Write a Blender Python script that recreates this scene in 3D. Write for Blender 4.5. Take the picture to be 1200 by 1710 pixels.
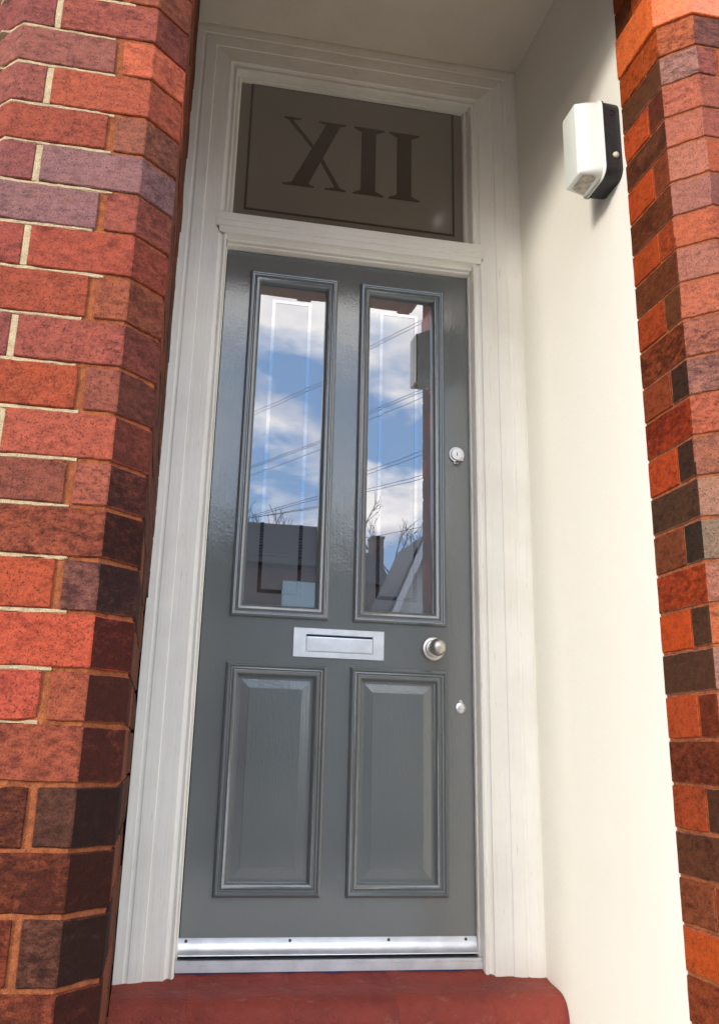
import bpy, bmesh, math, random
from mathutils import Vector, Matrix, Euler
R = math.radians
for o in list(bpy.data.objects): bpy.data.objects.remove(o, do_unlink=True)
S = bpy.context.scene
COL = S.collection

# ------------------------------------------------------------------ camera
# world: x along the facade, y into the house (door face is y = 0), z up, metres
cam_d = bpy.data.cameras.new('camera'); cam = bpy.data.objects.new('camera', cam_d); COL.objects.link(cam)
S.camera = cam
yaw, pitch, roll = R(10.444), R(16.989), R(-1.646)
F = Vector((math.sin(yaw)*math.cos(pitch), math.cos(yaw)*math.cos(pitch), math.sin(pitch)))
r0 = F.cross(Vector((0, 0, 1))).normalized(); d0 = F.cross(r0)
rt = r0*math.cos(roll) + d0*math.sin(roll); dn = -r0*math.sin(roll) + d0*math.cos(roll)
cam.matrix_world = Matrix(((rt.x, -dn.x, -F.x, 0), (rt.y, -dn.y, -F.y, -2.47), (rt.z, -dn.z, -F.z, 0.74), (0, 0, 0, 1)))
cam_d.sensor_fit = 'VERTICAL'; cam_d.sensor_height = 24; cam_d.lens = 1525.8/1710*24
cam_d.shift_x = (600-564.28)/1710; cam_d.shift_y = -(855-789.43)/1710
cam_d.clip_start = 0.05; cam_d.clip_end = 4000
S.render.resolution_x = 718; S.render.resolution_y = 1024

# ------------------------------------------------------------------ sky, sun, exposure
SUN_TO = Vector((-1.0, -0.82, 0.29)).normalized()          # towards the sun: low, from the street's left
sun_el = math.asin(SUN_TO.z)
w = bpy.data.worlds.new('World'); S.world = w; w.use_nodes = True
nt = w.node_tree; N = nt.nodes; L = nt.links
for n in list(N): N.remove(n)
out = N.new('ShaderNodeOutputWorld'); bg = N.new('ShaderNodeBackground'); L.new(bg.outputs[0], out.inputs[0])
sky = N.new('ShaderNodeTexSky'); sky.sky_type = 'NISHITA'; sky.sun_disc = False
sky.sun_elevation = sun_el; sky.sun_rotation = math.atan2(SUN_TO.x, SUN_TO.y)
tc = N.new('ShaderNodeTexCoord')
sep = N.new('ShaderNodeSeparateXYZ'); L.new(tc.outputs['Generated'], sep.inputs[0])
def wmath(op, a, b=None):
    m = N.new('ShaderNodeMath'); m.operation = op
    for i, v in enumerate((a, b)):
        if v is None: continue
        if isinstance(v, (int, float)): m.inputs[i].default_value = v
        else: L.new(v, m.inputs[i])
    return m.outputs[0]
zc = wmath('ADD', wmath('MAXIMUM', sep.outputs[2], 0.0), 0.22)
comb = N.new('ShaderNodeCombineXYZ')
L.new(wmath('DIVIDE', sep.outputs[0], zc), comb.inputs[0]); L.new(wmath('DIVIDE', sep.outputs[1], zc), comb.inputs[1])
cn = N.new('ShaderNodeTexNoise'); cn.inputs['Scale'].default_value = 2.9; cn.inputs['Detail'].default_value = 6
cn.inputs['Roughness'].default_value = 0.52; cn.inputs['Distortion'].default_value = 0.25
mp = N.new('ShaderNodeMapping'); mp.inputs['Location'].default_value = (3.1, 1.7, 0)
L.new(comb.outputs[0], mp.inputs[0]); L.new(mp.outputs[0], cn.inputs['Vector'])
cr = N.new('ShaderNodeValToRGB'); cr.color_ramp.elements[0].position = 0.43; cr.color_ramp.elements[1].position = 0.56
L.new(cn.outputs['Fac'], cr.inputs[0])
cloud = N.new('ShaderNodeRGB'); CLOUD = 20.0; cloud.outputs[0].default_value = (CLOUD, CLOUD*.94, CLOUD*.85, 1)
veil = N.new('ShaderNodeMix'); veil.data_type = 'RGBA'; veil.inputs['Factor'].default_value = 0.45      # pale high haze over the blue
L.new(sky.outputs[0], veil.inputs['A']); veil.inputs['B'].default_value = (5.5, 10.0, 17.5, 1)
mx = N.new('ShaderNodeMix'); mx.data_type = 'RGBA'
L.new(cr.outputs[0], mx.inputs['Factor']); L.new(veil.outputs['Result'], mx.inputs['A'])
cs = N.new('ShaderNodeTexNoise'); cs.inputs['Scale'].default_value = 4.2; cs.inputs['Detail'].default_value = 5; L.new(mp.outputs[0], cs.inputs['Vector'])
csr = N.new('ShaderNodeMapRange'); csr.inputs[1].default_value = .38; csr.inputs[2].default_value = .62; L.new(cs.outputs['Fac'], csr.inputs[0])
cmx = N.new('ShaderNodeMix'); cmx.data_type = 'RGBA'; L.new(csr.outputs[0], cmx.inputs['Factor'])      # grey bellies and bright tops
cmx.inputs['A'].default_value = (10.5, 10.2, 11.0, 1); L.new(cloud.outputs[0], cmx.inputs['B'])
L.new(cmx.outputs['Result'], mx.inputs['B'])
L.new(mx.outputs['Result'], bg.inputs[0]); bg.inputs[1].default_value = 0.15
sd = bpy.data.lights.new('sun', 'SUN'); sd.energy = 1.7; sd.angle = R(9.0); sd.color = (1.0, 0.94, 0.85)
sun = bpy.data.objects.new('sun', sd); COL.objects.link(sun)
sun.rotation_euler = SUN_TO.to_track_quat('Z', 'Y').to_euler(); sun.location = SUN_TO*30
S.view_settings.view_transform = 'Standard'; S.view_settings.look = 'None'
S.view_settings.exposure = 0.63; S.view_settings.gamma = 1.0; S.view_settings.use_curve_mapping = False

rnd = random.Random(12)
# ------------------------------------------------------------------ material helpers
def srgb(r, g, b, k=1.0):
    f = lambda v: (v/255/12.92 if v/255 <= .04045 else ((v/255+.055)/1.055)**2.4)*k
    return (min(f(r), .9), min(f(g), .9), min(f(b), .9), 1)
class Mat:
    def __init__(s, name):
        s.m = bpy.data.materials.new(name); s.m.use_nodes = True
        s.t = s.m.node_tree; s.N = s.t.nodes; s.L = s.t.links
        s.b = s.N['Principled BSDF']; s.out = s.N['Material Output']
        s._co = None
    def coords(s):
        if s._co is None:
            tc = s.N.new('ShaderNodeTexCoord'); oi = s.N.new('ShaderNodeObjectInfo')
            mu = s.N.new('ShaderNodeMath'); mu.operation = 'MULTIPLY'; mu.inputs[1].default_value = 37.0
            s.L.new(oi.outputs['Random'], mu.inputs[0])
            ad = s.N.new('ShaderNodeVectorMath'); ad.operation = 'ADD'
            s.L.new(tc.outputs['Object'], ad.inputs[0]); s.L.new(mu.outputs[0], ad.inputs[1]); s._co = ad.outputs[0]
        return s._co
    def noise(s, scale, detail=4, rough=.55, stretch=None, dist=0):
        n = s.N.new('ShaderNodeTexNoise'); n.inputs['Scale'].default_value = scale
        n.inputs['Detail'].default_value = detail; n.inputs['Roughness'].default_value = rough; n.inputs['Distortion'].default_value = dist
        v = s.coords()
        if stretch:
            m = s.N.new('ShaderNodeMapping'); m.inputs['Scale'].default_value = stretch; s.L.new(v, m.inputs[0]); v = m.outputs[0]
        s.L.new(v, n.inputs['Vector']); return n.outputs['Fac']
    def voro(s, scale, feature='F1'):
        n = s.N.new('ShaderNodeTexVoronoi'); n.feature = feature; n.inputs['Scale'].default_value = scale
        s.L.new(s.coords(), n.inputs['Vector']); return n.outputs['Distance']
    def ramp(s, f, a, b, lo=0, hi=1):
        n = s.N.new('ShaderNodeMapRange'); n.interpolation_type = 'SMOOTHSTEP'
        n.inputs[1].default_value = a; n.inputs[2].default_value = b; n.inputs[3].default_value = lo; n.inputs[4].default_value = hi
        s.L.new(f, n.inputs[0]); return n.outputs[0]
    def math(s, op, a, b):
        n = s.N.new('ShaderNodeMath'); n.operation = op
        for i, v in enumerate((a, b)):
            if isinstance(v, (int, float)): n.inputs[i].default_value = v
            else: s.L.new(v, n.inputs[i])
        return n.outputs[0]
    def mix(s, f, a, b, mode='MIX'):
        n = s.N.new('ShaderNodeMix'); n.data_type = 'RGBA'; n.blend_type = mode
        for k, v in (('Factor', f), ('A', a), ('B', b)):
            sock = n.inputs[k] if k == 'Factor' else n.inputs[{'A': 6, 'B': 7}[k]]
            if isinstance(v, (int, float)): sock.default_value = v
            elif isinstance(v, tuple): sock.default_value = v
            else: s.L.new(v, sock)
        return n.outputs[2]
    def attr(s, name):
        n = s.N.new('ShaderNodeAttribute'); n.attribute_name = name; return n.outputs['Color']
    def set(s, **k):
        for a, v in k.items():
            sock = s.b.inputs[{'color': 'Base Color', 'rough': 'Roughness', 'metal': 'Metallic', 'spec': 'Specular IOR Level', 'coat': 'Coat Weight', 'coatr': 'Coat Roughness', 'coation': 'Coat IOR', 'ior': 'IOR'}[a]]
            if isinstance(v, (int, float, tuple)): sock.default_value = v
            else: s.L.new(v, sock)
        return s
    def bump(s, h, dist, strength=1.0, coat=False):
        n = s.N.new('ShaderNodeBump'); n.inputs['Distance'].default_value = dist; n.inputs['Strength'].default_value = strength
        s.L.new(h, n.inputs['Height']); s.L.new(n.outputs[0], s.b.inputs['Normal'])
        if coat: s.L.new(n.outputs[0], s.b.inputs['Coat Normal'])
        return s

def brick_mat(name, rough=.68, spec=.12):
    """base colour in the 'tint' attribute; its alpha says how sooty / kiln-burnt that face is"""
    M = Mat(name); at = M.N.new('ShaderNodeAttribute'); at.attribute_name = 'tint'; c = at.outputs['Color']; soot = at.outputs['Alpha']
    big = M.noise(14, 5, .74, (1, 1, 1.7), dist=1.1); mid = M.noise(95, 4, .75, (.55, .55, 1)); fine = M.noise(330, 2, .6)
    c = M.mix(M.ramp(big, .30, .46, .5, 0), c, M.mix(1.0, c, (1.18, 1.0, .72, 1), 'MULTIPLY'))
    mask = M.math('ADD', M.math('ADD', M.math('MULTIPLY', big, .52), M.math('MULTIPLY', mid, .48)), M.math('MULTIPLY', soot, .34))
    oi = M.N.new('ShaderNodeObjectInfo'); own = M.ramp(M.math('ADD', M.math('MULTIPLY', oi.outputs['Random'], .7), M.math('MULTIPLY', soot, .6)), .05, .75, .45, 1.0)
    c = M.mix(M.math('MULTIPLY', M.ramp(mask, .50, .76, 0, .92), own), c, M.mix(1.0, c, (.24, .20, .23, 1), 'MULTIPLY'))
    g = M.ramp(M.math('ADD', M.math('MULTIPLY', fine, .5), M.math('MULTIPLY', mid, .5)), .34, .66, 1.18, .74)
    gc = M.N.new('ShaderNodeCombineColor'); [M.L.new(g, gc.inputs[i]) for i in range(3)]
    c = M.mix(1.0, c, gc.outputs[0], 'MULTIPLY')
    c = M.mix(M.ramp(fine, .63, .69, 0, .85), c, (.014, .010, .011, 1))
    M.set(color=c, rough=rough, spec=spec)
    h = M.math('ADD', M.math('MULTIPLY', M.ramp(fine, .46, .72, 1, 0), .5), M.math('MULTIPLY', mid, 1.2))
    return M.bump(h, .0010).m
def mortar_mat(name, col, dark):
    M = Mat(name); c = M.mix(M.ramp(M.noise(60, 5, .65), .35, .72), col, dark)
    g = M.ramp(M.noise(600, 2), .3, .7, .75, 1.15); gc = M.N.new('ShaderNodeCombineColor'); [M.L.new(g, gc.inputs[i]) for i in range(3)]
    M.set(color=M.mix(1.0, c, gc.outputs[0], 'MULTIPLY'), rough=.9, spec=.15)
    return M.bump(M.math('ADD', M.noise(450, 4, .7), M.math('MULTIPLY', M.noise(60, 3), 1.2)), .0025).m
def white_paint(name, col, streak, axis='z', dirt=.45):
    M = Mat(name)
    st = (1, 1, .035) if axis == 'z' else (.035, 1, 1)
    a = M.ramp(M.noise(170, 5, .6, st), .54, .74, 0, dirt)
    b = M.ramp(M.noise(5, 4, .6), .35, .75, 0, .28)
    c = M.mix(a, col, streak); c = M.mix(b, c, streak)
    fine = M.ramp(M.noise(420, 3, .5, st), .68, .76, 0, .5)
    c = M.mix(fine, c, (.22, .19, .14, 1))
    M.set(color=c, rough=M.ramp(M.noise(12, 3), .3, .7, .32, .5), spec=.4)
    h = M.math('ADD', M.noise(130, 4, .55, st), M.math('MULTIPLY', M.noise(420, 2, .5, st), .35))
    return M.bump(M.math('ADD', h, M.math('MULTIPLY', M.noise(25, 3), .5)), .0008).m
def plaster(name, col, stain, bump=.0015):
    M = Mat(name); c = M.mix(M.ramp(M.noise(2.2, 5, .6), .45, .8, 0, .5), col, stain)
    c = M.mix(M.ramp(M.noise(30, 4, .6, (1, 1, .3)), .62, .8, 0, .25), c, stain)
    M.set(color=c, rough=.62, spec=.3)
    h = M.math('ADD', M.noise(140, 4, .6), M.math('MULTIPLY', M.noise(9, 3), 3.0))
    return M.bump(h, bump).m
def simple(name, col, rough=.6, metal=0, spec=.4, nscale=30, var=.25, bump=.0005, stretch=None):
    M = Mat(name); d = tuple(v*(1-var) for v in col[:3])+(1,)
    M.set(color=M.mix(M.ramp(M.noise(nscale, 4), .35, .7), col, d), rough=rough, metal=metal, spec=spec)
    return M.bump(M.noise(nscale*6, 3, .6, stretch), bump).m
def door_paint():
    M = Mat('grey_gloss_paint'); col = (.105, .120, .120, 1)
    c = M.mix(M.ramp(M.noise(3, 4), .35, .7, 0, .4), col, (.132, .137, .128, 1))
    M.set(color=c, rough=.42, spec=.35, coat=1.0, coatr=.05, coation=1.82)
    h = M.math('ADD', M.noise(260, 3, .6, (1, 1, .06)), M.math('MULTIPLY', M.noise(170, 3, .6), .7))
    h = M.math('ADD', h, M.math('MULTIPLY', M.noise(6, 2), 4.0))
    return M.bump(h, .00030, 1.0, coat=True).m
def glass_mat(name, fac, veil, rough, refl=(.92, .94, 1, 1), wav=.00006):
    M = Mat(name); M.N.remove(M.b)
    d = M.N.new('ShaderNodeBsdfDiffuse'); g = M.N.new('ShaderNodeBsdfGlossy'); mx = M.N.new('ShaderNodeMixShader')
    d.inputs['Color'].default_value = veil; g.inputs['Color'].default_value = refl; g.inputs['Roughness'].default_value = rough
    mx.inputs[0].default_value = fac
    n = M.N.new('ShaderNodeBump'); n.inputs['Distance'].default_value = wav; n.inputs['Strength'].default_value = 1
    M.L.new(M.noise(9, 1, .4), n.inputs['Height']); M.L.new(n.outputs[0], g.inputs['Normal'])
    M.L.new(d.outputs[0], mx.inputs[1]); M.L.new(g.outputs[0], mx.inputs[2]); M.L.new(mx.outputs[0], M.out.inputs[0])
    return M.m
def brushed(name, col, rough, stretch=(.04, 1, 1), bump=.00006):
    M = Mat(name); M.set(color=M.mix(M.ramp(M.noise(25, 4), .3, .7), col, tuple(v*.86 for v in col[:3])+(1,)), metal=1.0, rough=rough)
    return M.bump(M.noise(900, 3, .6, stretch), bump).m

m_brick = brick_mat('red_pressed_brick'); m_terra = brick_mat('orange_terracotta', .30, .5)
m_mortar = mortar_mat('orange_mortar', (.40, .125, .045, 1), (.20, .06, .028, 1))
m_cream = mortar_mat('cream_mortar', (.56, .44, .27, 1), (.42, .31, .18, 1))
m_wv = white_paint('white_gloss_upright', (.89, .862, .785, 1), (.64, .59, .50, 1), 'z', .32)
m_wh = white_paint('white_gloss_level', (.89, .855, .765, 1), (.64, .59, .50, 1), 'x', .30)
m_whead = white_paint('white_gloss_head', (.83, .78, .66, 1), (.58, .52, .42, 1), 'x', .40)  # browner, darker version of the white paint for the frame head
m_wall = plaster('cream_render', (.82, .80, .71, 1), (.77, .745, .655, 1), .0008)
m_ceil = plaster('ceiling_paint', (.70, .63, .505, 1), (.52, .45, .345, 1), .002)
m_door = door_paint()
m_glass = glass_mat('etched_glass', .215, (.115, .125, .14, 1), .006)
m_line = glass_mat('clear_glass_line', .30, (.004, .004, .005, 1), .0)
m_fan = glass_mat('fanlight_etched_glass', .10, (.205, .186, .148, 1), .12)
m_fanline = glass_mat('fanlight_clear_glass', .10, (.066, .053, .039, 1), .05)
m_steel = brushed('brushed_steel', (.78, .79, .80, 1), .34)
m_knob = brushed('satin_nickel', (.66, .63, .59, 1), .38, (1, 1, 1))
m_alu = brushed('anodised_aluminium', (.80, .82, .87, 1), .42)
m_dark = simple('dark_gap', (.012, .011, .011, 1), .8)
M = Mat('worn_red_step_paint'); c = M.mix(M.ramp(M.noise(9, 5, .7), .42, .66), (.27, .046, .030, 1), (.20, .034, .025, 1))
c = M.mix(M.ramp(M.noise(34, 5, .72, (.6, 1, 1)), .56, .70, 0, .55), c, (.33, .135, .095, 1))
c = M.mix(M.ramp(M.noise(210, 3, .6), .64, .72, 0, .7), c, (.10, .035, .028, 1))
M.set(color=c, rough=.55, spec=.25); m_step = M.bump(M.math('ADD', M.noise(160, 4, .65), M.math('MULTIPLY', M.noise(22, 4), 2.0)), .0032).m
m_black = simple('black_plastic', (.022, .022, .022, 1), .5, 0, .4, 70, .4, .0006)
M = Mat('opal_diffuser'); c = M.mix(M.ramp(M.noise(14, 4), .4, .7, 0, .25), (.72, .74, .67, 1), (.62, .64, .55, 1))
M.set(color=c, rough=.28, spec=.5); m_opal = M.m
m_cream_pl = simple('cream_plastic', (.62, .58, .44, 1), .35)
m_grime = simple('grime', (.56, .52, .42, 1), .7, 0, .2, 60, .45)
# ------------------------------------------------------------------ mesh helpers
def tag(o, label=None, cat=None, group=None, kind=None):
    for k, v in (('label', label), ('category', cat), ('group', group), ('kind', kind)):
        if v: o[k] = v
    return o
def empty(name, loc, label, cat, group=None):
    o = bpy.data.objects.new(name, None); COL.objects.link(o); o.location = loc; o.empty_display_size = .1
    return tag(o, label, cat, group)
def wloc(p):
    v = Vector((0, 0, 0))
    while p: v += Vector(p.location); p = p.parent
    return v
def obj(name, verts, faces, mat, parent=None, smooth=False, centre=True):
    """one mesh object from world-space vertices; origin at its own middle"""
    vs = [Vector(v) for v in verts]
    c = sum(vs, Vector())/len(vs) if centre else Vector((0, 0, 0))
    me = bpy.data.meshes.new(name); me.from_pydata([v-c for v in vs], [], faces)
    me.materials.append(mat)
    bm = bmesh.new(); bm.from_mesh(me); bmesh.ops.recalc_face_normals(bm, faces=bm.faces); bm.to_mesh(me); bm.free()
    if smooth:
        me.polygons.foreach_set('use_smooth', [True]*len(me.polygons))
        if smooth is not True: me.set_sharp_from_angle(angle=R(smooth))
    o = bpy.data.objects.new(name, me); COL.objects.link(o)
    o.location = c - wloc(parent); o.parent = parent
    return o
class MB:
    def __init__(s): s.v = []; s.f = []
    def add(s, v, f):
        b = len(s.v); s.v += [tuple(p) for p in v]; s.f += [tuple(b+i for i in q) for q in f]
    def box(s, x0, x1, y0, y1, z0, z1):
        s.add([(x, y, z) for x in (x0, x1) for y in (y0, y1) for z in (z0, z1)],
              [(0, 1, 3, 2), (4, 6, 7, 5), (0, 4, 5, 1), (2, 3, 7, 6), (0, 2, 6, 4), (1, 5, 7, 3)])
    def bbox(s, x0, x1, y0, y1, z0, z1, b):
        bm = bmesh.new(); bmesh.ops.create_cube(bm, size=1)
        for v in bm.verts: v.co = Vector(((x0+x1)/2+v.co.x*(x1-x0), (y0+y1)/2+v.co.y*(y1-y0), (z0+z1)/2+v.co.z*(z1-z0)))
        bmesh.ops.bevel(bm, geom=list(bm.edges), offset=b, segments=2, profile=.6, affect='EDGES')
        bm.verts.index_update(); s.add([v.co.copy() for v in bm.verts], [tuple(v.index for v in f.verts) for f in bm.faces]); bm.free()
    def rings(s, rings, cap=(True, True), loop=True):
        n = len(rings[0]); vs = [p for r in rings for p in r]; fs = []
        for k in range(len(rings)-1):
            for i in range(n if loop else n-1):
                j = (i+1) % n; fs.append((k*n+i, k*n+j, (k+1)*n+j, (k+1)*n+i))
        if cap[0]: fs.append(tuple(range(n))[::-1])
        if cap[1]: fs.append(tuple((len(rings)-1)*n+i for i in range(n)))
        s.add(vs, fs)
    def tube(s, pts, rad, n=6):
        rr = []
        for i, p in enumerate(pts):
            p = Vector(p); a = Vector(pts[max(i-1, 0)]); b = Vector(pts[min(i+1, len(pts)-1)])
            t = (b-a).normalized(); u = t.cross(Vector((0, 0, 1)));
            if u.length < .01: u = t.cross(Vector((1, 0, 0)))
            u.normalize(); v = t.cross(u); q = rad[i] if isinstance(rad, (list, tuple)) else rad
            rr.append([p+u*q*math.cos(2*math.pi*k/n)+v*q*math.sin(2*math.pi*k/n) for k in range(n)])
        s.rings(rr)
    def lathe_y(s, cx, y, cz, prof, n=28):
        """profile (radius, distance out of the door towards the street) turned about an axis along y"""
        s.rings([[(cx+r*math.cos(2*math.pi*k/n), y-d, cz+r*math.sin(2*math.pi*k/n)) for k in range(n)] for r, d in prof])
    def build(s, name, mat, parent=None, smooth=False): return obj(name, s.v, s.f, mat, parent, smooth)

def sweep_rect(name, x0, x1, z0, z1, prof, mat, parent, smooth=False):
    """closed mitred frame: prof = (inset from the outer edge, height in front of the door face)"""
    rings = [[(x0+i, -v, z0+i), (x1-i, -v, z0+i), (x1-i, -v, z1-i), (x0+i, -v, z1-i)] for i, v in prof]
    m = MB(); m.rings(rings, (False, False)); return m.build(name, mat, parent, smooth)

# ------------------------------------------------------------------ bricks
def resample(poly, step, b):
    pts = []; n = len(poly)
    for i in range(n):
        p = Vector((*poly[i], 0)); q = Vector((*poly[(i+1) % n], 0)); d = (q-p); l = d.length; d.normalize()
        a = p+d*b; e = q-d*b; k = max(1, int(round((l-2*b)/step))); nn = Vector((d.y, -d.x, 0))
        for j in range(k+1): pts.append((a.lerp(e, j/k), nn))
    return pts
def brick(name, parent, poly, z0, z1, tint, mat, step=.010, b=.0016, rough=1.0, chip=.10):
    area = sum(poly[i][0]*poly[(i+1) % len(poly)][1]-poly[(i+1) % len(poly)][0]*poly[i][1] for i in range(len(poly)))
    if area < 0: poly = poly[::-1]
    base = resample(poly, step, b); rings = []
    zs = [z0, z0+b, z0+(z1-z0)*.36, z0+(z1-z0)*.68, z1-b, z1]
    tilt = rnd.uniform(-.0012, .0012)*rough
    cx = sum(p[0] for p in poly)/len(poly)
    npt = len(base)
    def wander(amp):
        ph = [rnd.uniform(0, 6.28) for _ in range(4)]; w_ = [rnd.choice((2, 3, 5)), rnd.choice((7, 9)), rnd.choice((13, 17)), 29]
        return [amp*sum(math.sin(w_[q]*6.283*i/npt+ph[q])/(1+q*.6) for q in range(4))*.5+rnd.uniform(-.35, .35)*amp for i in range(npt)]
    low, upp = wander(.0011*rough), wander(.0011*rough)
    chips = {}
    if rnd.random() < chip*4:
        for _ in range(rnd.randint(1, 3)):
            i0, wd, dp, ed = rnd.randrange(npt), rnd.randint(1, 2), rnd.uniform(.0015, .005)*rough, rnd.choice((0, 1))
            for q in range(-wd, wd+1): chips[(ed, (i0+q) % npt)] = dp*(1-abs(q)/(wd+1))
    for k, z in enumerate(zs):
        ring = []
        for i, (p, nn) in enumerate(base):
            ins = (-b*1.2 if k in (0, 5) else 0) + rnd.uniform(-.0004, .0004)*rough
            dz = low[i] if k < 2 else upp[i] if k > 3 else 0
            if k < 2: ins -= chips.get((0, i), 0); dz += .6*chips.get((0, i), 0)
            if k > 3: ins -= chips.get((1, i), 0); dz -= .6*chips.get((1, i), 0)
            ring.append((p.x+nn.x*ins, p.y+nn.y*ins, z+dz+(p.x-cx)*tilt*6))
        rings.append(ring)
    m = MB(); m.rings(rings); o = m.build(name, mat, parent)
    me = o.data; at = me.color_attributes.new('tint', 'FLOAT_COLOR', 'CORNER'); k = 0
    for f in me.polygons:
        c = tint(f.normal) if callable(tint) else tint
        for li in f.loop_indices: at.data[li].color = c
    return o
def K(r, g, b, k=1.15, soot=.15):     # brick colour as seen in the photograph -> base colour, alpha = soot
    c = srgb(r, g, b, k*.57); y = c[0]*.3+c[1]*.59+c[2]*.11
    q = [max(v*.99+y*.01, .006) for v in c[:3]]; return (q[0], q[1]*.97, q[2]*.70, soot)
def lerp(a, b, t): return tuple(a[i]+(b[i]-a[i])*t for i in range(4))

# ---- left pillar
LX0, LX1, LY, LC = -.346, -.106, -1.008, .060      # front face x range, front plane, chamfer size
LR = LX1+LC; LB = LY+LC                             # inner return plane x, where it starts in y
zl = [2.008, 1.926, 1.840, 1.760, 1.678, 1.597, 1.512, 1.427, 1.343, 1.260, 1.177, 1.100, 1.016, .932, .845, .767, .680, .590, .503, .410, .322, .238, .154, .07, -.02]
zl = [zl[0]+.084*k for k in range(12, 0, -1)]+zl
fr = {  # course index counted from the top visible one: colours of left and right brick
 0: ((160, 96, 96), (212, 108, 88)), 1: ((160, 90, 90), (184, 92, 76)), 2: ((166, 82, 72), (160, 95, 85)), 3: ((150, 86, 94), (152, 108, 122)),
 4: ((150, 106, 120), (166, 88, 84)), 5: ((166, 82, 80), (176, 84, 74)), 6: ((170, 82, 68), (168, 92, 76)), 7: ((152, 82, 86), (168, 88, 84)),
 8: ((176, 82, 62), (158, 88, 82)), 9: ((164, 84, 76), (182, 92, 82)), 10: ((148, 82, 76), (170, 94, 86)), 11: ((150, 78, 62), (156, 80, 66)),
 12: ((184, 84, 64), (140, 88, 88)), 13: ((196, 88, 70), (198, 88, 72)), 14: ((192, 86, 76), (172, 88, 72)), 15: ((160, 82, 66), (164, 84, 70)),
 16: ((128, 66, 52), (98, 60, 54)), 17: ((132, 68, 52), (134, 68, 52)), 18: ((144, 68, 52), (112, 68, 60)), 19: ((138, 68, 52), (142, 70, 54)), 20: ((168, 78, 50), (168, 80, 52))}
chd = [.8, .7, .62, .65, .62, .62, .6, .5, .42, .40, .34, .30, .34, .36, .42, .5, .46, .46, .5, .5, .9]   # chamfer tint: burnt and sooty low down, shade put into the upper courses
LP = empty('brick_pillar', ((LX0+LX1)/2, LY+.1, 0), 'red brick pillar with bevelled corner and cream pointing, standing against the white door frame', 'pillar', 'porch brick pillars')
JT = .0075
for i in range(len(zl)-1):
    z1, z0 = zl[i]-JT*.1, zl[i+1]+JT*.9
    k = i-12; kk = k if 0 <= k <= 20 else (k % 8)
    ca, cb = fr[kk]; d = chd[kk]
    low_ = max(0, min(1, (k-6)/8)); so = .16+.35*low_*rnd.random()+(.14 if 15 < k < 20 else 0); so2 = .16+.40*low_*rnd.random()+(.20 if 15 < k < 20 else 0)
    ca, cb = K(*ca, soot=so), K(*cb, soot=so2)
    def tl(n, c=ca): return c
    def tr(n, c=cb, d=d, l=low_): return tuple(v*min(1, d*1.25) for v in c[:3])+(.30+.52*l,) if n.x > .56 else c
    y2 = LY+.105
    if k % 2 == 0:
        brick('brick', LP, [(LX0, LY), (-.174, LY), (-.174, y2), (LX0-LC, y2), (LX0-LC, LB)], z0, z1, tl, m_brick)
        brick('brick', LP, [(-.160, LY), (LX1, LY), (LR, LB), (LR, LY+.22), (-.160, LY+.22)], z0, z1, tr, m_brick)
        ys = [LY+.23, LY+.44, LY+.66]
    else:
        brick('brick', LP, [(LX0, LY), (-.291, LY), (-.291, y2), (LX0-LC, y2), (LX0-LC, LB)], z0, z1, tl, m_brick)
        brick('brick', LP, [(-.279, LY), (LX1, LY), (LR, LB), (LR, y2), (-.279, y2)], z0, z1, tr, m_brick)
        ys = [LY+.115, LY+.335, LY+.55]
    for q, ya in enumerate(ys):
        yb = (ys[q+1]-.01) if q+1 < len(ys) else (-.42 if z1 < 1.13 else -.062)
        if yb-ya < .03: continue
        c = K(*rnd.choice([(120, 70, 56), (100, 62, 54), (140, 76, 58)]))
        brick('brick', LP, [(LR-.1, ya), (LR+rnd.uniform(-.002, .002), ya), (LR+rnd.uniform(-.002, .002), yb), (LR-.1, yb)], z0, z1, c, m_brick, step=.05)
    # old cream pointing over the left part of the bed joint, and in the cross joint
    if zl[i+1] > .72 and i < len(zl)-1:
        xe = -.168+rnd.uniform(-.012, .02)
        brick('pointing', LP, [(LX0+.001, LY+.0012), (xe, LY+.0022), (xe, LY+.03), (LX0-LC+.02, LY+.03), (LX0-LC+.0016, LB+.0016)], zl[i+1]-JT*.1, z0-.0014, K(214, 190, 146), m_cream, b=.001, rough=1.2, chip=.2)
        if k % 2: brick('pointing', LP, [(-.2912, LY+.0018), (-.2788, LY+.0018), (-.2788, LY+.03), (-.2912, LY+.03)], z0-.001, z1-.001, K(220, 196, 152), m_cream, b=.001)
m = MB(); e = .0048
poly = [(LX0+.003, LY+e), (LX1-.003, LY+e), (LR-e, LB+.003), (LR-e, -.43), (LR-.12, -.43), (LR-.12, LY+.11), (LX0-LC+e, LY+.11), (LX0-LC+e, LB+.002)]
m.rings([[(x, y, z) for x, y in poly] for z in (0, 2.95)]); m.build('mortar_core', m_mortar, LP)
m = MB(); m.box(LR-.12, LR-.022, -.43, .02, 0, 2.95); m.build('backing_strip', m_dark, LP)

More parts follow.
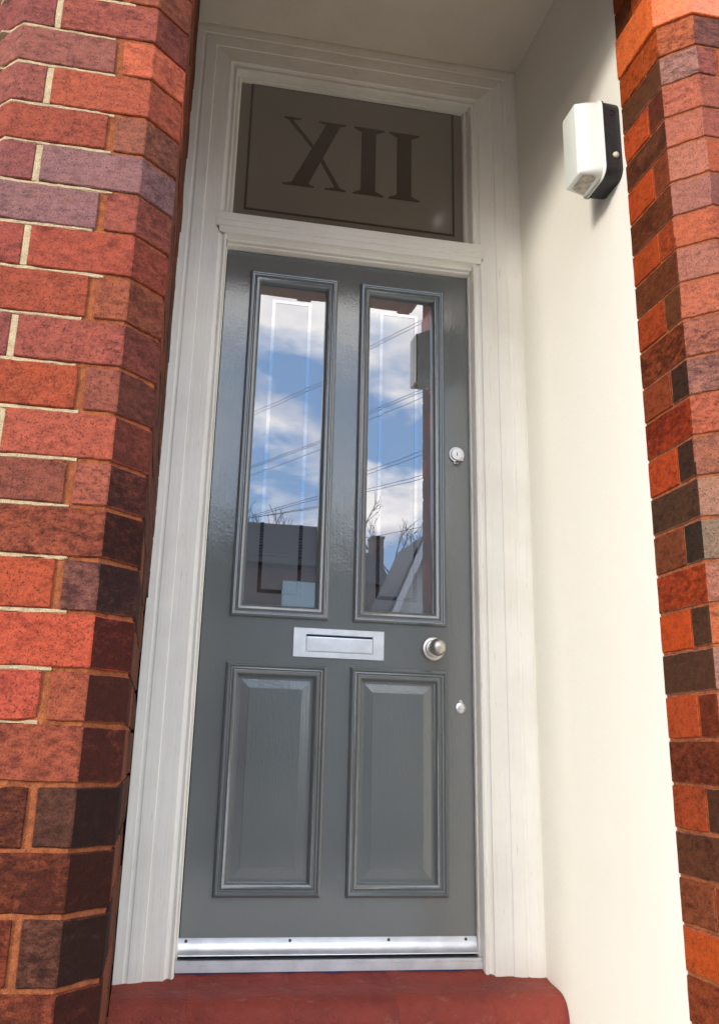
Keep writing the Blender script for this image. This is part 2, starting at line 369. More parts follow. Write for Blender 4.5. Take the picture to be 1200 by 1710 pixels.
# ---- right pillar
RX, RA, RC = 1.015, -.892, .0585                     # reveal plane x, arris y, chamfer
RB = RA-RC; RCX = RX+RC; RYE = -.713; RX2 = RCX+.24
zr = [2.378, 2.293, 2.214, 2.126, 2.048, 1.958, 1.874, 1.794, 1.711, 1.626, 1.538, 1.454, 1.367, 1.281, 1.197, 1.112, 1.030, .949, .865, .780, .696, .612, .528, .444, .36, .276, .192, .108, .024, -.06]
fa = [((196, 88, 44), (206, 92, 48)), ((112, 68, 52), 0), ((210, 88, 48), (112, 54, 42)), ((124, 70, 50), 0), ((206, 84, 42), (150, 72, 48)), ((132, 70, 46), 0), ((194, 82, 42), (190, 82, 46)),
 ((128, 68, 44), 0), ((186, 78, 42), (116, 68, 46)), ((166, 82, 50), 0), ((160, 76, 50), (72, 48, 42)), ((180, 68, 40), 0), ((204, 82, 46), (76, 50, 44)), ((92, 62, 52), 0), ((142, 76, 56), (64, 50, 46)), ((190, 76, 42), 0),
 ((214, 86, 42), (92, 60, 50)), ((96, 62, 52), 0), ((200, 86, 50), (140, 62, 42)), ((140, 66, 46), 0), ((180, 80, 50), (92, 56, 46)), ((112, 66, 52), 0), ((152, 82, 60), (150, 70, 50)), ((212, 94, 46), 0), ((160, 76, 52), (150, 76, 52))]
fb = [((206, 112, 84), (140, 84, 82)), ((184, 132, 136), (168, 92, 92)), ((200, 112, 100), (180, 100, 90)), ((196, 116, 108), (176, 96, 92)), ((196, 122, 114), (190, 96, 76)), ((180, 116, 116), (150, 90, 92)), ((204, 108, 86), (190, 96, 76)),
 ((186, 118, 114), (180, 96, 84)), ((200, 112, 96), (190, 100, 84)), ((184, 112, 104), (180, 100, 90)), ((172, 116, 116), (170, 100, 90)), ((196, 104, 88), (180, 96, 84)), ((170, 106, 96), (170, 96, 84)), ((180, 130, 124), (170, 96, 90)), ((150, 124, 120), (160, 90, 80)), ((190, 122, 112), (180, 96, 84))]
RP = empty('brick_pillar', ((RX+RX2)/2, RB+.1, 0), 'orange and dark red brick pillar with bevelled corner beside the bulkhead lamp', 'pillar', 'porch brick pillars')
JR = .0062
for k in range(len(zr)-1):
    z1, z0 = zr[k]-JR*.2, zr[k+1]+JR*.8
    a1, a2 = fa[k % len(fa)]; b1, c1 = fb[k % len(fb)]; sA = rnd.uniform(.05, .5); sB = rnd.uniform(.0, .3)
    kA = 1.02; sA = min(sA, .12) if sum(a2 or a1) < 240 else sA
    b1, c1 = K(*b1, 1.0, sB), K(*c1, 1.0, sB)
    def tt(n, a=K(*(a2 or a1), kA, sA), b=b1, c=c1):
        if n.x < -.88: return a
        if n.x < -.35: return b
        return c
    if a2:
        brick('brick', RP, [(RX, RYE), (RX, -.826), (RX+.1, -.826), (RX+.1, RYE)], z0, z1, K(*a1, kA), m_brick, chip=.05)
        brick('brick', RP, [(RX, -.832), (RX, RA), (RCX, RB), (RCX+.10, RB), (RCX+.10, -.832)], z0, z1, tt, m_brick, chip=.05)
        brick('brick', RP, [(RCX+.106, RB), (RX2, RB), (RX2+RC, RA), (RX2+RC, RA+.1), (RCX+.106, RA+.1)], z0, z1, c1, m_brick, chip=.05)
    else:
        brick('brick', RP, [(RX, RYE), (RX, RA), (RCX, RB), (RCX+.045, RB), (RCX+.045, RYE)], z0, z1, tt, m_brick, chip=.05)
        brick('brick', RP, [(RCX+.051, RB), (RX2, RB), (RX2+RC, RA), (RX2+RC, RA+.1), (RCX+.051, RA+.1)], z0, z1, K(*fb[(k+5) % len(fb)][1], 1.0), m_brick, chip=.05)
m = MB(); e = .0036
poly = [(RX+e, RYE-.001), (RX+e, RA+.002), (RCX+.002, RB+e), (RX2, RB+e), (RX2+RC-e, RA), (RX2+RC-e, RA+.1), (RX+.12, RA+.1), (RX+.12, RYE-.001)]
m.rings([[(x, y, z) for x, y in poly] for z in (0, 2.9)]); m.build('mortar_core', m_mortar, RP)
# smooth terracotta springer course, then two more brick courses
T1 = 2.378
for q, (za, zb) in enumerate(((T1+.004, T1+.118),)):
    brick('springer_block', RP, [(RX-.004, RYE), (RX-.007, RA), (RCX-.002, RB-.004), (RCX+.12, RB-.004), (RCX+.12, RYE)], za, zb, K(226, 108, 58, 1.7), m_terra, chip=0, rough=.4)
    brick('springer_block', RP, [(RCX+.125, RB-.004), (RX2, RB-.004), (RX2+RC, RA), (RX2+RC, RA+.1), (RCX+.125, RA+.1)], za, zb, K(226, 110, 62, 1.5), m_terra, chip=0, rough=.4)
for q in range(5):
    za = T1+.122+q*.084; zb = za+.079
    s = -.826 if q % 2 else -.79
    brick('brick', RP, [(RX, RYE), (RX, s), (RX+.1, s), (RX+.1, RYE)], za, zb, K(*[(140, 74, 48), (196, 86, 46)][q % 2], 1), m_brick)
    brick('brick', RP, [(RX, s-.006), (RX, RA), (RCX, RB), (RX2, RB), (RX2, s-.006)], za, zb, K(*[(206, 100, 58), (160, 80, 52)][q % 2], 1), m_brick)

# ---- lintel spanning the porch mouth
LT = empty('porch_lintel', (.48, -.9, 2.587), 'orange terracotta lintel spanning the porch mouth between the brick pillars', 'lintel')
xs = [LR+.002+i*(RX-LR-.016)/4 for i in range(5)]
for i in range(4):
    brick('lintel_block', LT, [(xs[i]+.002, -1.0), (xs[i+1]-.002, -1.0), (xs[i+1]-.002, -.80), (xs[i]+.002, -.80)], 2.587, 3.06, K(232, 170, 100, 1.5), m_terra, step=.04, chip=.03)
for a, b in ((.455, .515), (.93, RX-.03)): brick('lintel_drop', LT, [(a, -.99), (b, -.99), (b, -.81), (a, -.81)], 2.572, 2.5865, K(232, 170, 100, 1.5), m_terra, chip=0)
m = MB(); m.box(LR+.004, RX2, -1.0, -.72, 3.064, 3.3); m.box(LX0-LC, LR, -1.0, -.72, 3.064, 3.3)
m.build('brick_backing', simple('brick_backing_mat', (.30, .10, .06, 1), .8), LT)

# ------------------------------------------------------------------ reveal wall, ceiling, house body
m = MB(); m.box(RX, RX+.11, RYE+.001, .1, -.0, 3.1)
tag(m.build('reveal_wall', m_wall), 'smooth cream rendered side wall between the door frame and the orange brick pillar', 'wall')
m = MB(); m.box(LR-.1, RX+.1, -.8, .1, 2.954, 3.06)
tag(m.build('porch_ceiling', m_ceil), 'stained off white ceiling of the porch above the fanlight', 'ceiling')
m = MB(); m.box(-.3, 1.4, .062, .2, 0, 3.06)
tag(m.build('inner_wall', m_dark), 'dark inside wall hidden behind the grey front door', 'wall')

# ------------------------------------------------------------------ door frame
OX0, OX1, OZT = .096, .851, 2.185           # door opening
FZ0, FZ1 = 2.279, 2.806                      # fanlight glass, bottom and top as seen past the transom
FR = empty('door_frame', ((OX0+OX1)/2, 0, .2), 'white painted moulded door frame with fanlight over a grey door', 'door frame')
prof = [(0, -.03), (0, .010), (.0025, .0125), (.0045, .010), (.0052, .036), (.0075, .042), (.012, .0445), (.0165, .042), (.019, .0405), (.024, .0415), (.029, .0455), (.030, .0490),
        (.055, .0500), (.078, .0502), (.0800, .0530), (.0975, .0540), (.112, .0540), (.1135, .0525), (.118, .0517), (.122, .0525), (.1235, .0540), (.136, .0540), (.142, .0545), (.158, .0540), (.166, .0500)]
JB = .212; PL = prof[:-2]+[(.1455, .0545), (.146, .0540), (.146, -.02)]
def jamb(side):
    m = MB(); rings = []
    zz = [JB]+[JB+(2.84-JB)*t/24 for t in range(1, 24)]
    for q, z in enumerate(zz):
        ring = []
        for u, v in (prof if side > 0 else PL):
            x = (OX0-u) if side < 0 else (OX1+u); wob = .0006*math.sin(z*7+u*60)+rnd.uniform(-.0002, .0002)
            ring.append((x, -v-wob, z+(.0025*math.sin(u*60)-.02*u if q == 0 else 0)))
        rings.append(ring)
    rings.append([((OX0-u) if side < 0 else (OX1+u), -v, 2.845+u-.048) for u, v in (prof if side > 0 else PL)])
    m.rings(rings, (False, False), loop=False)
    return m.build('jamb', m_wv, FR, 30)
jamb(-1); jamb(1)
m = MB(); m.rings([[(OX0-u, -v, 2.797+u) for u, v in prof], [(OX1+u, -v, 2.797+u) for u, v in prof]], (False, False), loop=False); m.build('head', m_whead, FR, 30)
# transom: (z, v) section
tp = [(2.262, -.03), (2.270, .038), (2.276, .049), (2.279, .0510), (2.2540, .0512), (2.2530, .0494), (2.2505, .0494), (2.2495, .0514), (2.2350, .0514), (2.2340, .0492), (2.2315, .0492), (2.2305, .0516), (2.2120, .0516), (2.2105, .0480), (2.2080, .0390), (2.2040, .0320), (2.2000, .0295), (2.1985, .0340), (2.1955, .0370), (2.1925, .0345), (2.1905, .0240), (2.1870, .0220), (2.1850, .0180), (2.185, -.03)]
m = MB()
def tx(z, s):
    a = .040 if z > 2.2305 else .030 if z > 2.211 else .012 if z > 2.2 else .002
    return OX0-a if s < 0 else OX1+a
m.rings([[(tx(z, s), -v, z) for z, v in tp] for s in (-1, 1)], (True, True), loop=True); m.build('transom', m_wh, FR, 30)
# fanlight: bead, glass, etched border, numerals
GX0, GX1 = OX0+.006, OX1-.006
sweep_rect('fanlight_bead', OX0-.001, OX1+.001, 2.255, 2.812, [(0, .012), (.004, .014), (.009, .008), (.010, -.012)], m_wv, FR)
m = MB(); m.box(GX0, GX1, .006, .012, 2.262, 2.806); fan = m.build('fanlight_pane', m_fan, FR)
GY = .0055
def flat(name, polys, mat, parent, y=GY, t=.0012):
    m = MB()
    for poly in polys: m.rings([[(x, y, z) for x, z in poly], [(x, y-t, z) for x, z in poly]])
    return m.build(name, mat, parent)
def app(x, z, y): # rectified point on the door face -> same sight line at depth y
    k = (2.47+y)/2.47; return (x*k, .74+(z-.74)*k)
def P(*pts): return [app(x, z, GY) for x, z in pts]
bo = [(.135, .813, 2.329, 2.799)]
x0, x1, z0, z1 = .137, .812, 2.329, 2.798; t = .0068
flat('etched_border', [P((x0, z0), (x1, z0), (x1, z0+t), (x0, z0+t)), P((x0, z1-t), (x1, z1-t), (x1, z1), (x0, z1)), P((x0, z0+t), (x0+t, z0+t), (x0+t, z1-t), (x0, z1-t)), P((x1-t, z0+t), (x1, z0+t), (x1, z1-t), (x1-t, z1-t))], m_fanline, fan)
zb, zt, sf = 2.437, 2.688, .009
def serif(xa, xb, z, up, sx0, sx1):
    h = sf*.5*up; c = sf*1.9*up
    return [(xa, z), (xb, z), (xb, z+h), (sx1, z+c), (sx0, z+c), (xa, z+h)] if up > 0 else [(xa, z), (xa, z+h), (sx0, z+c), (sx1, z+c), (xb, z+h), (xb, z)]
def I(xa, xb, sa, sb): return [P((sa, zb+sf*1.9), (sb, zb+sf*1.9), (sb, zt-sf*1.9), (sa, zt-sf*1.9)), P(*serif(xa, xb, zb, 1, sa, sb)), P(*serif(xa, xb, zt, -1, sa, sb))]
flat('numeral_i', I(.476, .577, .502, .549), m_fanline, fan)
flat('numeral_i', I(.593, .695, .620, .668), m_fanline, fan)
zlo, zhi = zb+.012, zt-.010
flat('numeral_x', [P((.280, zlo), (.333, zlo), (.430, zhi), (.384, zhi)), P((.251, zb), (.352, zb), (.352, zb+.004), (.333, zlo), (.280, zlo), (.251, zb+.004)),
     P((.360, zt), (.360, zt-.004), (.384, zhi), (.430, zhi), (.449, zt-.004), (.449, zt)),
     P((.276, zhi), (.262, zhi), (.3405, 2.5836), (.3455, 2.5944)), P((.247, zt), (.247, zt-.004), (.262, zhi), (.276, zhi), (.302, zt-.004), (.302, zt)),
     P((.370, 2.5353), (.3763, 2.5503), (.434, zlo), (.419, zlo)), P((.385, zb), (.454, zb), (.454, zb+.004), (.434, zlo), (.419, zlo), (.385, zb+.004))], m_fanline, fan)
# threshold
TH = [(.229, .030), (.2465, .030), (.2470, .0285), (.2480, .0285), (.2485, .030), (.2540, .030), (.2550, .0285), (.2552, .010), (.2552, -.03)]
m = MB(); m.rings([[(x, -v, z) for z, v in TH] for x in (OX0-.004, OX1+.004)], (True, True), loop=False); m.build('threshold', m_alu, FR, 30)
m = MB(); m.box(OX0-.004, OX1+.004, -.029, .04, .2, .2288); m.build('threshold_packer', simple('blue_membrane', (.03, .03, .11, 1), .5), FR)

# ------------------------------------------------------------------ door leaf
DR = empty('front_door', ((OX0+OX1)/2, 0, .256), 'glossy grey front door with two tall glass panes and two lower panels', 'door')
holes = [(.190, .420, 1.099, 2.103), (.527, .756, 1.099, 2.103), (.190, .420, .408, .942), (.525, .756, .408, .942)]
X = [OX0+.003, .190, .420, .5265, .756, OX1-.003]; Z = [.2625, .408, .942, 1.099, 2.103, OZT-.003]
m = MB()
for i in range(5):
    for j in range(5):
        hole = i in (1, 3) and j in (1, 3)
        if not hole:
            m.add([(X[i], 0, Z[j]), (X[i+1], 0, Z[j]), (X[i+1], 0, Z[j+1]), (X[i], 0, Z[j+1])], [(0, 1, 2, 3)])
            m.add([(X[i], .044, Z[j]), (X[i+1], .044, Z[j]), (X[i+1], .044, Z[j+1]), (X[i], .044, Z[j+1])], [(3, 2, 1, 0)])
        else:
            a = [(X[i], Z[j]), (X[i+1], Z[j]), (X[i+1], Z[j+1]), (X[i], Z[j+1])]
            m.rings([[(x, 0, z) for x, z in a], [(x, .044, z) for x, z in a]], (False, False))
a = [(X[0], Z[0]), (X[5], Z[0]), (X[5], Z[5]), (X[0], Z[5])]
m.rings([[(x, 0, z) for x, z in a], [(x, .044, z) for x, z in a]], (False, False))
bmv = m.build('leaf', m_door, DR)
bm = bmesh.new(); bm.from_mesh(bmv.data); bmesh.ops.remove_doubles(bm, verts=bm.verts, dist=1e-5); bmesh.ops.recalc_face_normals(bm, faces=bm.faces); bm.to_mesh(bmv.data); bm.free()
gp = [(0, 0), (0, .004), (.0015, .0085), (.006, .0115), (.009, .0110), (.0105, .0080), (.0125, .0075), (.014, .0085), (.0165, .0085), (.018, .0060), (.021, .0075), (.026, .0060), (.031, .0010), (.0335, -.004), (.0345, -.0045), (.0350, -.016)]
for n, (xa, xb) in enumerate(((.171, .439), (.507, .773))):
    mo = sweep_rect('glazing_moulding', xa, xb, 1.083, 2.120, gp, m_door, DR, 35)
    ga, gb, gc, gd = xa+.034, xb-.034, 1.083+.034, 2.120-.034
    m = MB(); m.box(ga, gb, .0135, .0195, gc, gd); pane = m.build('glass_pane', m_glass, DR)
    pane.rotation_euler = (0, 0, R((.35, 1.3)[n]))
    la = (.242, .574)[n]; lb = (.362, .694)[n]
    q = sweep_rect('clear_border_line', *[v for v in (la, lb, 1.151, 2.040)], [(0, -.0132), (0, -.0124), (.0100, -.0124), (.0100, -.0132)], m_line, DR)
    q.location = q.location; 
    mw = q.matrix_basis.copy(); q.parent = pane
    q.location = Vector(wloc(DR)) + mw.translation - wloc(pane)
    q.location.y += (.0, .0)[n]
for n, (xa, xb) in enumerate(((.170, .440), (.504, .776))):
    sweep_rect('panel_moulding', xa, xb, .389, .961, gp[:-1]+[(.0350, -.0085)], m_door, DR, 35)
    a, b, c, d = xa+.030, xb-.030, .389+.030, .961-.030
    bev = [(0, -.0085), (.036, -.0095), (.0362, -.0090), (.066, -.0035), (.0668, -.0025), (.070, -.0022)]
    rr = [[(a+i, -v, c+i), (b-i, -v, c+i), (b-i, -v, d-i), (a+i, -v, d-i)] for i, v in [(0, -.0088), (.012, -.0090), (.0122, -.0092), (.034, -.0070), (.0346, -.0066), (.037, -.0065)]]
    m = MB(); m.rings(rr, (False, True)); m.build('lower_panel', m_door, DR)
# letter plate
def rect(x0, x1, z0, z1, v): return [(x0, -v, z0), (x1, -v, z0), (x1, -v, z1), (x0, -v, z1)]
def rring(lst): return [rect(a, b, c, d, v) for a, b, c, d, v in lst]
m = MB(); ax, bx, az, bz = .345, .597, .981, 1.0605
m.rings(rring([(ax, bx, az, bz, 0), (ax, bx, az, bz, .0025), (ax+.0012, bx-.0012, az+.0012, bz-.0012, .0037), (.3795, .5655, .9965, 1.0435, .0037), (.3805, .5645, .9975, 1.0425, .001), (.3805, .5645, .9975, 1.0425, .0008)]), (False, True))
lp = m.build('letter_plate', m_steel, DR)
m = MB(); m.rings(rring([(.3815, .5635, .9985, 1.0372, .0012), (.3815, .5635, .9985, 1.0372, .0028), (.384, .561, 1.001, 1.0350, .0036)]), (False, True)); m.build('flap', m_steel, lp)
m = MB(); m.box(.3812, .5638, -.0016, -.0009, 1.0374, 1.0422); m.build('slot_shadow', m_dark, lp)  # black strip standing in for the shadow in the gap above the flap
# knob
m = MB(); KX, KZ = .737, 1.0205
m.lathe_y(KX, 0, KZ, [(.0335, 0), (.0338, .003), (.0325, .0055), (.029, .0075), (.024, .0085), (.0225, .0105), (.019, .0115), (.0001, .012)], 40); kr = m.build('knob_rose', m_knob, DR, 40)
m = MB(); pr = [(.0125, .011), (.0125, .024), (.0145, .028)]
for k in range(13):
    a = math.pi*(.22+.78*k/12); pr.append((max(.0235*math.sin(a), .0002), .045-.021*math.cos(a)))
m.lathe_y(KX, 0, KZ, pr, 40); m.build('door_knob', m_knob, DR, True)
# upper cylinder lock
m = MB(); m.lathe_y(.809, 0, 1.592, [(.024, 0), (.024, .004), (.0225, .0062), (.019, .0062), (.0178, .0048), (.0175, .0095), (.0165, .0105), (.0001, .0108)], 36); ck = m.build('cylinder_lock', m_steel, DR, 40)
m = MB(); m.lathe_y(.809, 0, 1.592, [(.0085, .0105), (.0085, .0115), (.0001, .0116)], 20); m.build('lock_plug', m_steel, ck, 40)
m = MB(); m.box(.8078, .8102, -.0122, -.0112, 1.586, 1.597); m.build('keyhole', m_dark, ck)
m = MB(); m.bbox(.801, .815, -.006, -.001, 1.563, 1.572, .0012); m.bbox(.803, .822, -.030, -.0055, 1.5655, 1.5715, .0018); m.build('finger_pull', m_knob, ck)
# lower escutcheon
m = MB(); m.lathe_y(.8145, 0, .8645, [(.0150, 0), (.0150, .002), (.0125, .0042), (.0065, .0050), (.006, .0062), (.0001, .0066)], 30); es = m.build('escutcheon', m_steel, DR, 40)
m = MB(); m.lathe_y(.8145, 0, .8805, [(.0052, .0), (.0050, .0028), (.0001, .0034)], 16); m.build('escutcheon_pivot', m_knob, es, 40)
# weather bar with screws
wb = [(.299, 0), (.299, .0022), (.288, .0032), (.280, .0058), (.273, .0112), (.2675, .0190), (.2650, .0245), (.2637, .0250), (.2632, .0235), (.2640, .0180), (.2632, 0)]
m = MB(); m.rings([[(x, -v, z) for z, v in wb] for x in (OX0+.0005, OX1-.0015)], (True, True)); wbo = m.build('weather_bar', m_alu, DR, 40)
for sx in (.1145, .368, .618, .8205):
    m = MB(); m.lathe_y(sx, 0, .2925, [(.0040, .002), (.0038, .0038), (.0022, .0042), (.0020, .0032), (.0001, .0030)], 12); m.build('screw', simple('screw_head', (.12, .11, .11, 1), .4, .8), wbo)

# ------------------------------------------------------------------ door step: red painted bullnose blocks
ST = empty('door_step', (.48, -.1, 0), 'worn red painted doorstep with rounded nosing under the white door frame', 'doorstep')
sp = [(.04, .2265), (-.028, .2262), (-.050, .2150), (-.075, .2085), (-.110, .2045), (-.135, .2010), (-.152, .1950), (-.166, .1850), (-.176, .1700), (-.181, .150), (-.184, .120), (-.184, .0)]
edges = [LR-.004, .118, .362, .602, .832, RX-.001]
for i in range(5):
    a, b = edges[i]+.0003, edges[i+1]-.0003; n = max(4, int((b-a)/.02)); rings = []
    for q in range(n+1):
        x = a+(b-a)*q/n; en = .0012 if q in (0, n) else 0
        ww = .0022*math.sin(x*23)+.0016*math.sin(x*61+1)
        rings.append([(x, y+en*.8+(ww if z > .1 and y < -.05 else 0)+rnd.uniform(-.0007, .0007), z-en*.6*(z > .05)+.5*ww*(z > .15)+rnd.uniform(-.0006, .0006)) for y, z in sp])
    m = MB(); m.rings(rings, (True, True), loop=False); m.build('step_block', m_step, ST, 40)
m = MB(); s2 = [(y+.004, z-.004) for y, z in sp]; m.rings([[(x, y, z) for y, z in s2] for x in (LR, RX-.002)], (True, True), loop=False); m.build('step_bed', simple('dark_red_joint', (.18, .04, .03, 1), .8), ST)

# ------------------------------------------------------------------ bulkhead lamp on the reveal wall
BL = empty('bulkhead_lamp', (RX, -.645, 2.1), 'boxy opal bulkhead lamp with black base mounted on cream wall', 'wall lamp')
def rrect(x, y0, y1, z0, z1, r, n=5):
    pts = []
    for cx_, cz_, a0 in ((y1-r, z1-r, 0), (y0+r, z1-r, 90), (y0+r, z0+r, 180), (y1-r, z0+r, 270)):
        for k in range(n+1):
            a = R(a0+90*k/n); pts.append((x, cx_+r*math.cos(a), cz_+r*math.sin(a)))
    return pts
y0, y1, z0, z1 = -.705, -.584, 2.104, 2.328
m = MB(); m.rings([rrect(RX-.0005, y0+.002, y1-.002, z0+.002, z1-.002, .026), rrect(RX-.004, y0+.001, y1-.001, z0+.001, z1-.001, .026), rrect(.973, y0, y1, z0, z1, .026), rrect(.972, y0-.003, y1+.003, z0-.003, z1+.003, .028), rrect(.968, y0-.003, y1+.003, z0-.003, z1+.003, .028)]); base = m.build('lamp_base', m_black, BL, 35)
m = MB(); m.rings([rrect(.9678, y0-.003, y1+.003, z0-.003, z1+.003, .028), rrect(.9655, y0-.003, y1+.003, z0-.003, z1+.003, .028), rrect(.9645, y0-.001, y1+.001, z0-.001, z1+.001, .027), rrect(.964, y0+.002, y1-.002, z0+.002, z1-.002, .024),
   rrect(.93, y0+.004, y1-.022, z0-.0005, z1-.013, .013), rrect(.901, y0+.006, y1-.039, z0-.004, z1-.024, .007), rrect(.8985, y0+.008, y1-.041, z0-.002, z1-.026, .006), rrect(.8975, y0+.012, y1-.045, z0+.002, z1-.030, .004)]); df = m.build('diffuser', m_opal, BL, 35)
m = MB(); m.rings([[(.996+.0078*math.cos(a)*q, y0-d, 2.163+.0078*math.sin(a)*q) for a in [2*math.pi*k/18 for k in range(18)]] for q, d in ((1, -.001), (1, .003), (.8, .0055), (.4, .007), (.02, .0074))]); m.build('sensor_button', m_cream_pl, base, True)
for zz in (2.287,):
    m = MB(); m.rings([[(.994+r*math.cos(a), y0-d, zz+r*math.sin(a)) for a in [2*math.pi*k/20 for k in range(20)]] for r, d in ((.0085, -.001), (.0085, .001), (.0070, .001), (.0070, -.001))], (False, False)); m.build('knockout_ring', m_black, base)
m = MB(); m.add([(.912, y0+.012, z0-.0036), (.934, y0+.010, z0-.0022), (.950, y0+.016, z0-.0012), (.952, y1-.03, z0-.0010), (.931, y1-.036, z0-.0022), (.910, y1-.05, z0-.0036)], [(0, 1, 2, 3, 4, 5)])
m.build('dirt_smear', m_grime, df)

# ------------------------------------------------------------------ bay window beyond the left pillar
BW = empty('bay_window', (-1.0, -.86, .8), 'dark glazed sash window beyond the red brick pillar with cream pointing', 'window')
m = MB()
for a in ((-1.6, -1.54), (-.56, -.47)): m.box(a[0], a[1], -.90, -.84, .75, 2.9)
m.box(-1.54, -.56, -.90, -.84, 2.82, 2.9); m.box(-1.54, -.56, -.895, -.845, 1.8, 1.86); m.box(-1.54, -.56, -.90, -.84, .75, .83)
m.build('sash_frame', simple('slate_frame_paint', (.05, .06, .058, 1), .4), BW)
m = MB(); m.box(-1.54, -.56, -.872, -.868, .83, 2.82); m.build('window_glass', m_fanline, BW)
m = MB(); m.bbox(-1.66, -.41, -1.0, -.84, .69, .745, .008); m.build('window_sill', m_wh, BW)
m = MB(); m.box(-1.66, -.412, -.96, -.80, 0, .685); m.box(-.466, -.4, -.885, -.8, .745, 3.1); m.build('bay_wall', simple('bay_brick_mat', (.26, .085, .06, 1), .8), BW)

# ------------------------------------------------------------------ ground and street behind the camera
def struct(name, mb, mat): return tag(mb.build(name, mat), kind='structure')
m_pave = simple('pavement_mat', (.40, .385, .355, 1), .85, nscale=8, bump=.002)
m_tar = simple('asphalt_mat', (.055, .055, .057, 1), .9, nscale=20, bump=.003)
m = MB(); m.box(-600, 600, -600, 300, -.5, -.12); struct('ground', m, simple('earth_mat', (.10, .10, .06, 1), .95, nscale=1))
m = MB(); m.box(-60, 60, -3.6, .3, -.2, -.0); struct('front_pavement', m, m_pave)
m = MB(); m.box(-60, 60, -9.6, -3.76, -.2, -.116); struct('road', m, m_tar)
m = MB(); m.box(-60, 60, -3.75, -3.605, -.2, .004); struct('near_kerb', m, simple('kerb_mat', (.36, .35, .33, 1), .8))
m = MB(); m.box(-60, 60, -12.2, -9.61, -.2, .0); struct('far_pavement', m, m_pave)

def mirror(px_x, px_y, dist): pass
m_slate = simple('slate_roof_mat', (.050, .054, .060, 1), .55, nscale=3, var=.4)
m_hb = simple('dark_brick_mat', (.10, .065, .055, 1), .85, nscale=6, var=.4)
m_hw = simple('white_render_mat', (.62, .62, .60, 1), .8)
m_pvc = simple('white_board_mat', (.72, .74, .76, 1), .5)
m_blue = simple('pale_blue_door_mat', (.42, .60, .66, 1), .5)
m_pane = glass_mat('far_window_glass', .3, (.02, .022, .025, 1), .02)
# long slate-roofed house opposite
HA = empty('terrace_house', (0, -16, 0), 'low dark house with long slate roof across the street', 'house')
m = MB(); m.box(-4.5, 3.3, -20, -14.1, -.1, 4.05); m.build('wall', m_hb, HA)
m = MB(); m.rings([[(x, -13.9, 4.02), (x, -13.9, 4.14), (x, -17, 5.52), (x, -20.1, 4.14), (x, -20.1, 4.02)] for x in (-4.7, 3.45)]); rf = m.build('roof', m_slate, HA)
for r_ in range(12):
    t = r_/12; y = -13.9-3.1*t; z = 4.15+1.38*t
    m = MB(); m.box(-4.7, 3.45, y-.27, y+.01, z, z+.03); o = m.build('slate_course', m_slate, rf)
for xa in (-3.2, -.6): 
    m = MB(); m.box(xa, xa+1.2, -14.08, -14.05, 1.2, 2.7); wn = m.build('window', m_pvc, HA)
    m = MB(); m.box(xa+.08, xa+1.12, -14.045, -14.03, 1.28, 2.62); m.build('pane', m_pane, wn)
m = MB(); m.box(2.25, 3.2, -14.09, -14.02, .0, 3.72); m.build('garage_door', m_blue, HA)
# dark chimneyed house
HB = empty('chimney_house', (4.6, -21, 0), 'dark brick gabled house with one tall chimney across the street', 'house')
m = MB(); m.box(3.9, 5.25, -24, -20.1, -.1, 4.9); m.build('wall', m_hb, HB)
m = MB(); m.rings([[(3.8, y, 4.9), (5.35, y, 4.9), (5.0, y, 5.6), (4.5, y, 5.75), (4.0, y, 5.6)] for y in (-20.0, -24.2)]); rf = m.build('roof', m_slate, HB)
m = MB(); m.box(4.88, 5.18, -20.7, -20.2, 4.9, 6.15); ch = m.build('chimney', m_hb, rf)
m = MB(); m.box(4.86, 5.20, -20.72, -20.18, 6.15, 6.22); m.build('chimney_cap', m_hb, rf)
HB.location.x += 1.25
# white gabled house
HC = empty('gabled_house', (5.5, -18, 0), 'white rendered gable house with pale bargeboards across the street', 'house')
m = MB(); m.rings([[(4.62, y, -.1), (6.3, y, -.1), (6.3, y, 3.1), (5.46, y, 5.0), (4.62, y, 3.1)] for y in (-16.1, -17.6)]); m.build('wall', m_hw, HC)
for s in (-1, 1):
    a, b = Vector((5.46, 0, 5.14)), Vector((5.46+s*1.0, 0, 2.88)); nrm = Vector((s*.91, 0, .40))*.1
    m = MB(); m.rings([[a+Vector((0, y, 0)), b+Vector((0, y, 0)), b+nrm+Vector((0, y, 0)), a+Vector((0, y, .11))] for y in (-15.9, -17.7)]); m.build('roof', m_slate, HC)
    m = MB(); m.rings([[a+Vector((0, y, 0)), b+Vector((0, y, 0)), b-nrm*1.5+Vector((0, y, 0)), a-Vector((0, -y, .34))] for y in (-15.88, -15.94)]); m.build('bargeboard', m_pvc, HC)
m = MB(); m.box(5.1, 5.85, -16.09, -16.06, 1.6, 2.9); wn = m.build('window', m_pvc, HC)
m = MB(); m.box(5.17, 5.78, -16.055, -16.04, 1.67, 2.83); m.build('pane', m_pane, wn)

HC.location.x += .60
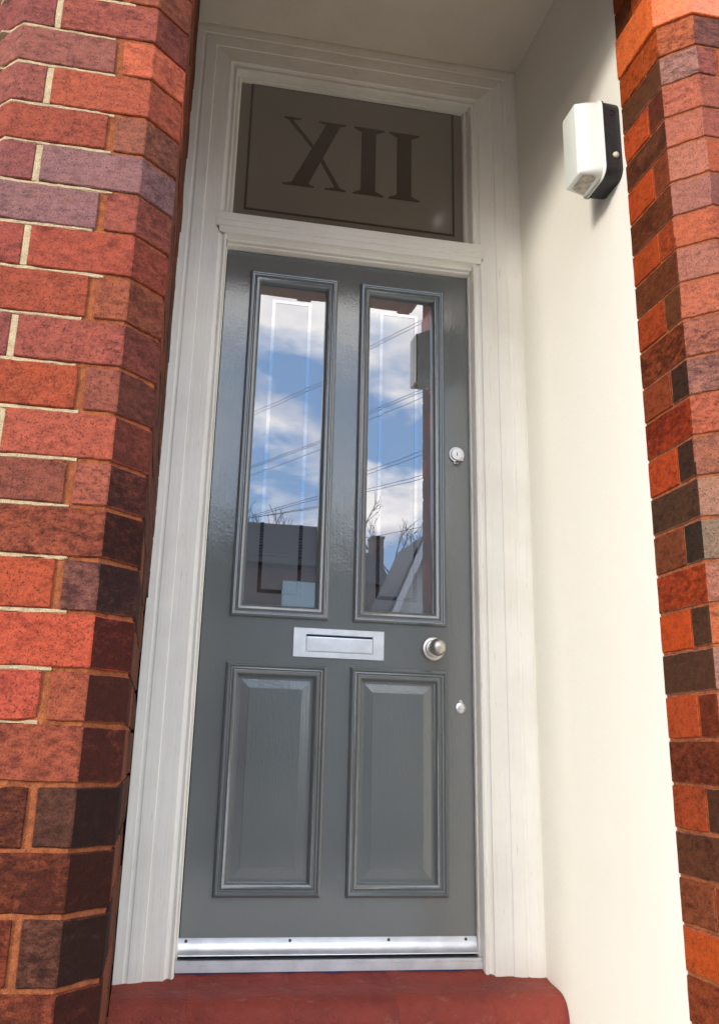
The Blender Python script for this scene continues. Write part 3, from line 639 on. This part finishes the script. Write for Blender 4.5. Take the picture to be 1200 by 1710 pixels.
# bare winter trees
m_bark = simple('bark_mat', (.045, .036, .028, 1), .9)
def bare_tree(loc, h, label, seed, spread=.55):
    rg = random.Random(seed); T = empty('bare_tree', loc, label, 'tree', 'bare trees behind the houses opposite')
    tr, cr_ = MB(), MB()
    def grow(p, d, l, r, dep):
        n = 3; pts = [p]; rad = [r]
        for i in range(n):
            d = (d+Vector((rg.uniform(-.18, .18), rg.uniform(-.18, .18), rg.uniform(-.05, .14)))).normalized()
            p = p+d*l/n; pts.append(p); rad.append(r*(1-.35*(i+1)/n))
        (tr if dep == 0 else cr_).tube(pts, rad, 6 if dep == 0 else 3)
        if dep >= 6: return
        for q in range(3 if dep < 5 else 2):
            a = rg.uniform(0, 6.28); s = Vector((math.cos(a), math.sin(a), rg.uniform(-.1, .5)))
            grow(pts[-1] if q else pts[2], (d+s*spread*rg.uniform(.7, 1.4)).normalized(), l*rg.uniform(.62, .82), max(r*.58, .012), dep+1)
    grow(Vector(loc), Vector((0, 0, 1)), h*.30, h*.022, 0)
    tr.build('trunk', m_bark, T); cr_.build('crown', m_bark, T)
bare_tree((4.4, -26, -.1), 9.6, 'bare winter tree rising behind the long slate roof', 4)
bare_tree((8.5, -27, -.1), 10.5, 'bare winter tree between the chimneyed house and the white gable', 9)

# overhead cables
m_cable = simple('cable_mat', (.02, .02, .022, 1), .6)
def mray(px, py, y):   # photo pixel seen in the door glass -> point on the plane y across the street
    u, v = (px-564.28)/1525.8, (py-789.43)/1525.8
    d = rt*u+dn*v+F; k = (2.47+.015+(.015-y))/d.y; return Vector((d.x*k, y, .74+d.z*k))
for i, (a, b) in enumerate((((430, 500), (690, 380)), ((426, 694), (690, 568)), ((424, 700), (690, 573)), ((421, 783), (697, 676)), ((421, 786), (697, 680)), ((422, 798), (697, 690)), ((422, 865), (697, 776)), ((421, 868), (697, 782)), ((430, 866), (697, 810)), ((445, 864), (697, 815)), ((440, 930), (697, 893)))):
    p, q = mray(*a, -13.5), mray(*b, -10.5); d = q-p; pts = []
    for k in range(25):
        t = -1.5+4*k/24; pts.append(p+d*t+Vector((0, 0, .16*(t-.5)**2-.04)))
    m = MB(); m.tube(pts, .0045 if i else .003, 4)
    tag(m.build('overhead_cable', m_cable), 'thin black overhead cable strung above the street', 'cable', 'overhead cables above the street')
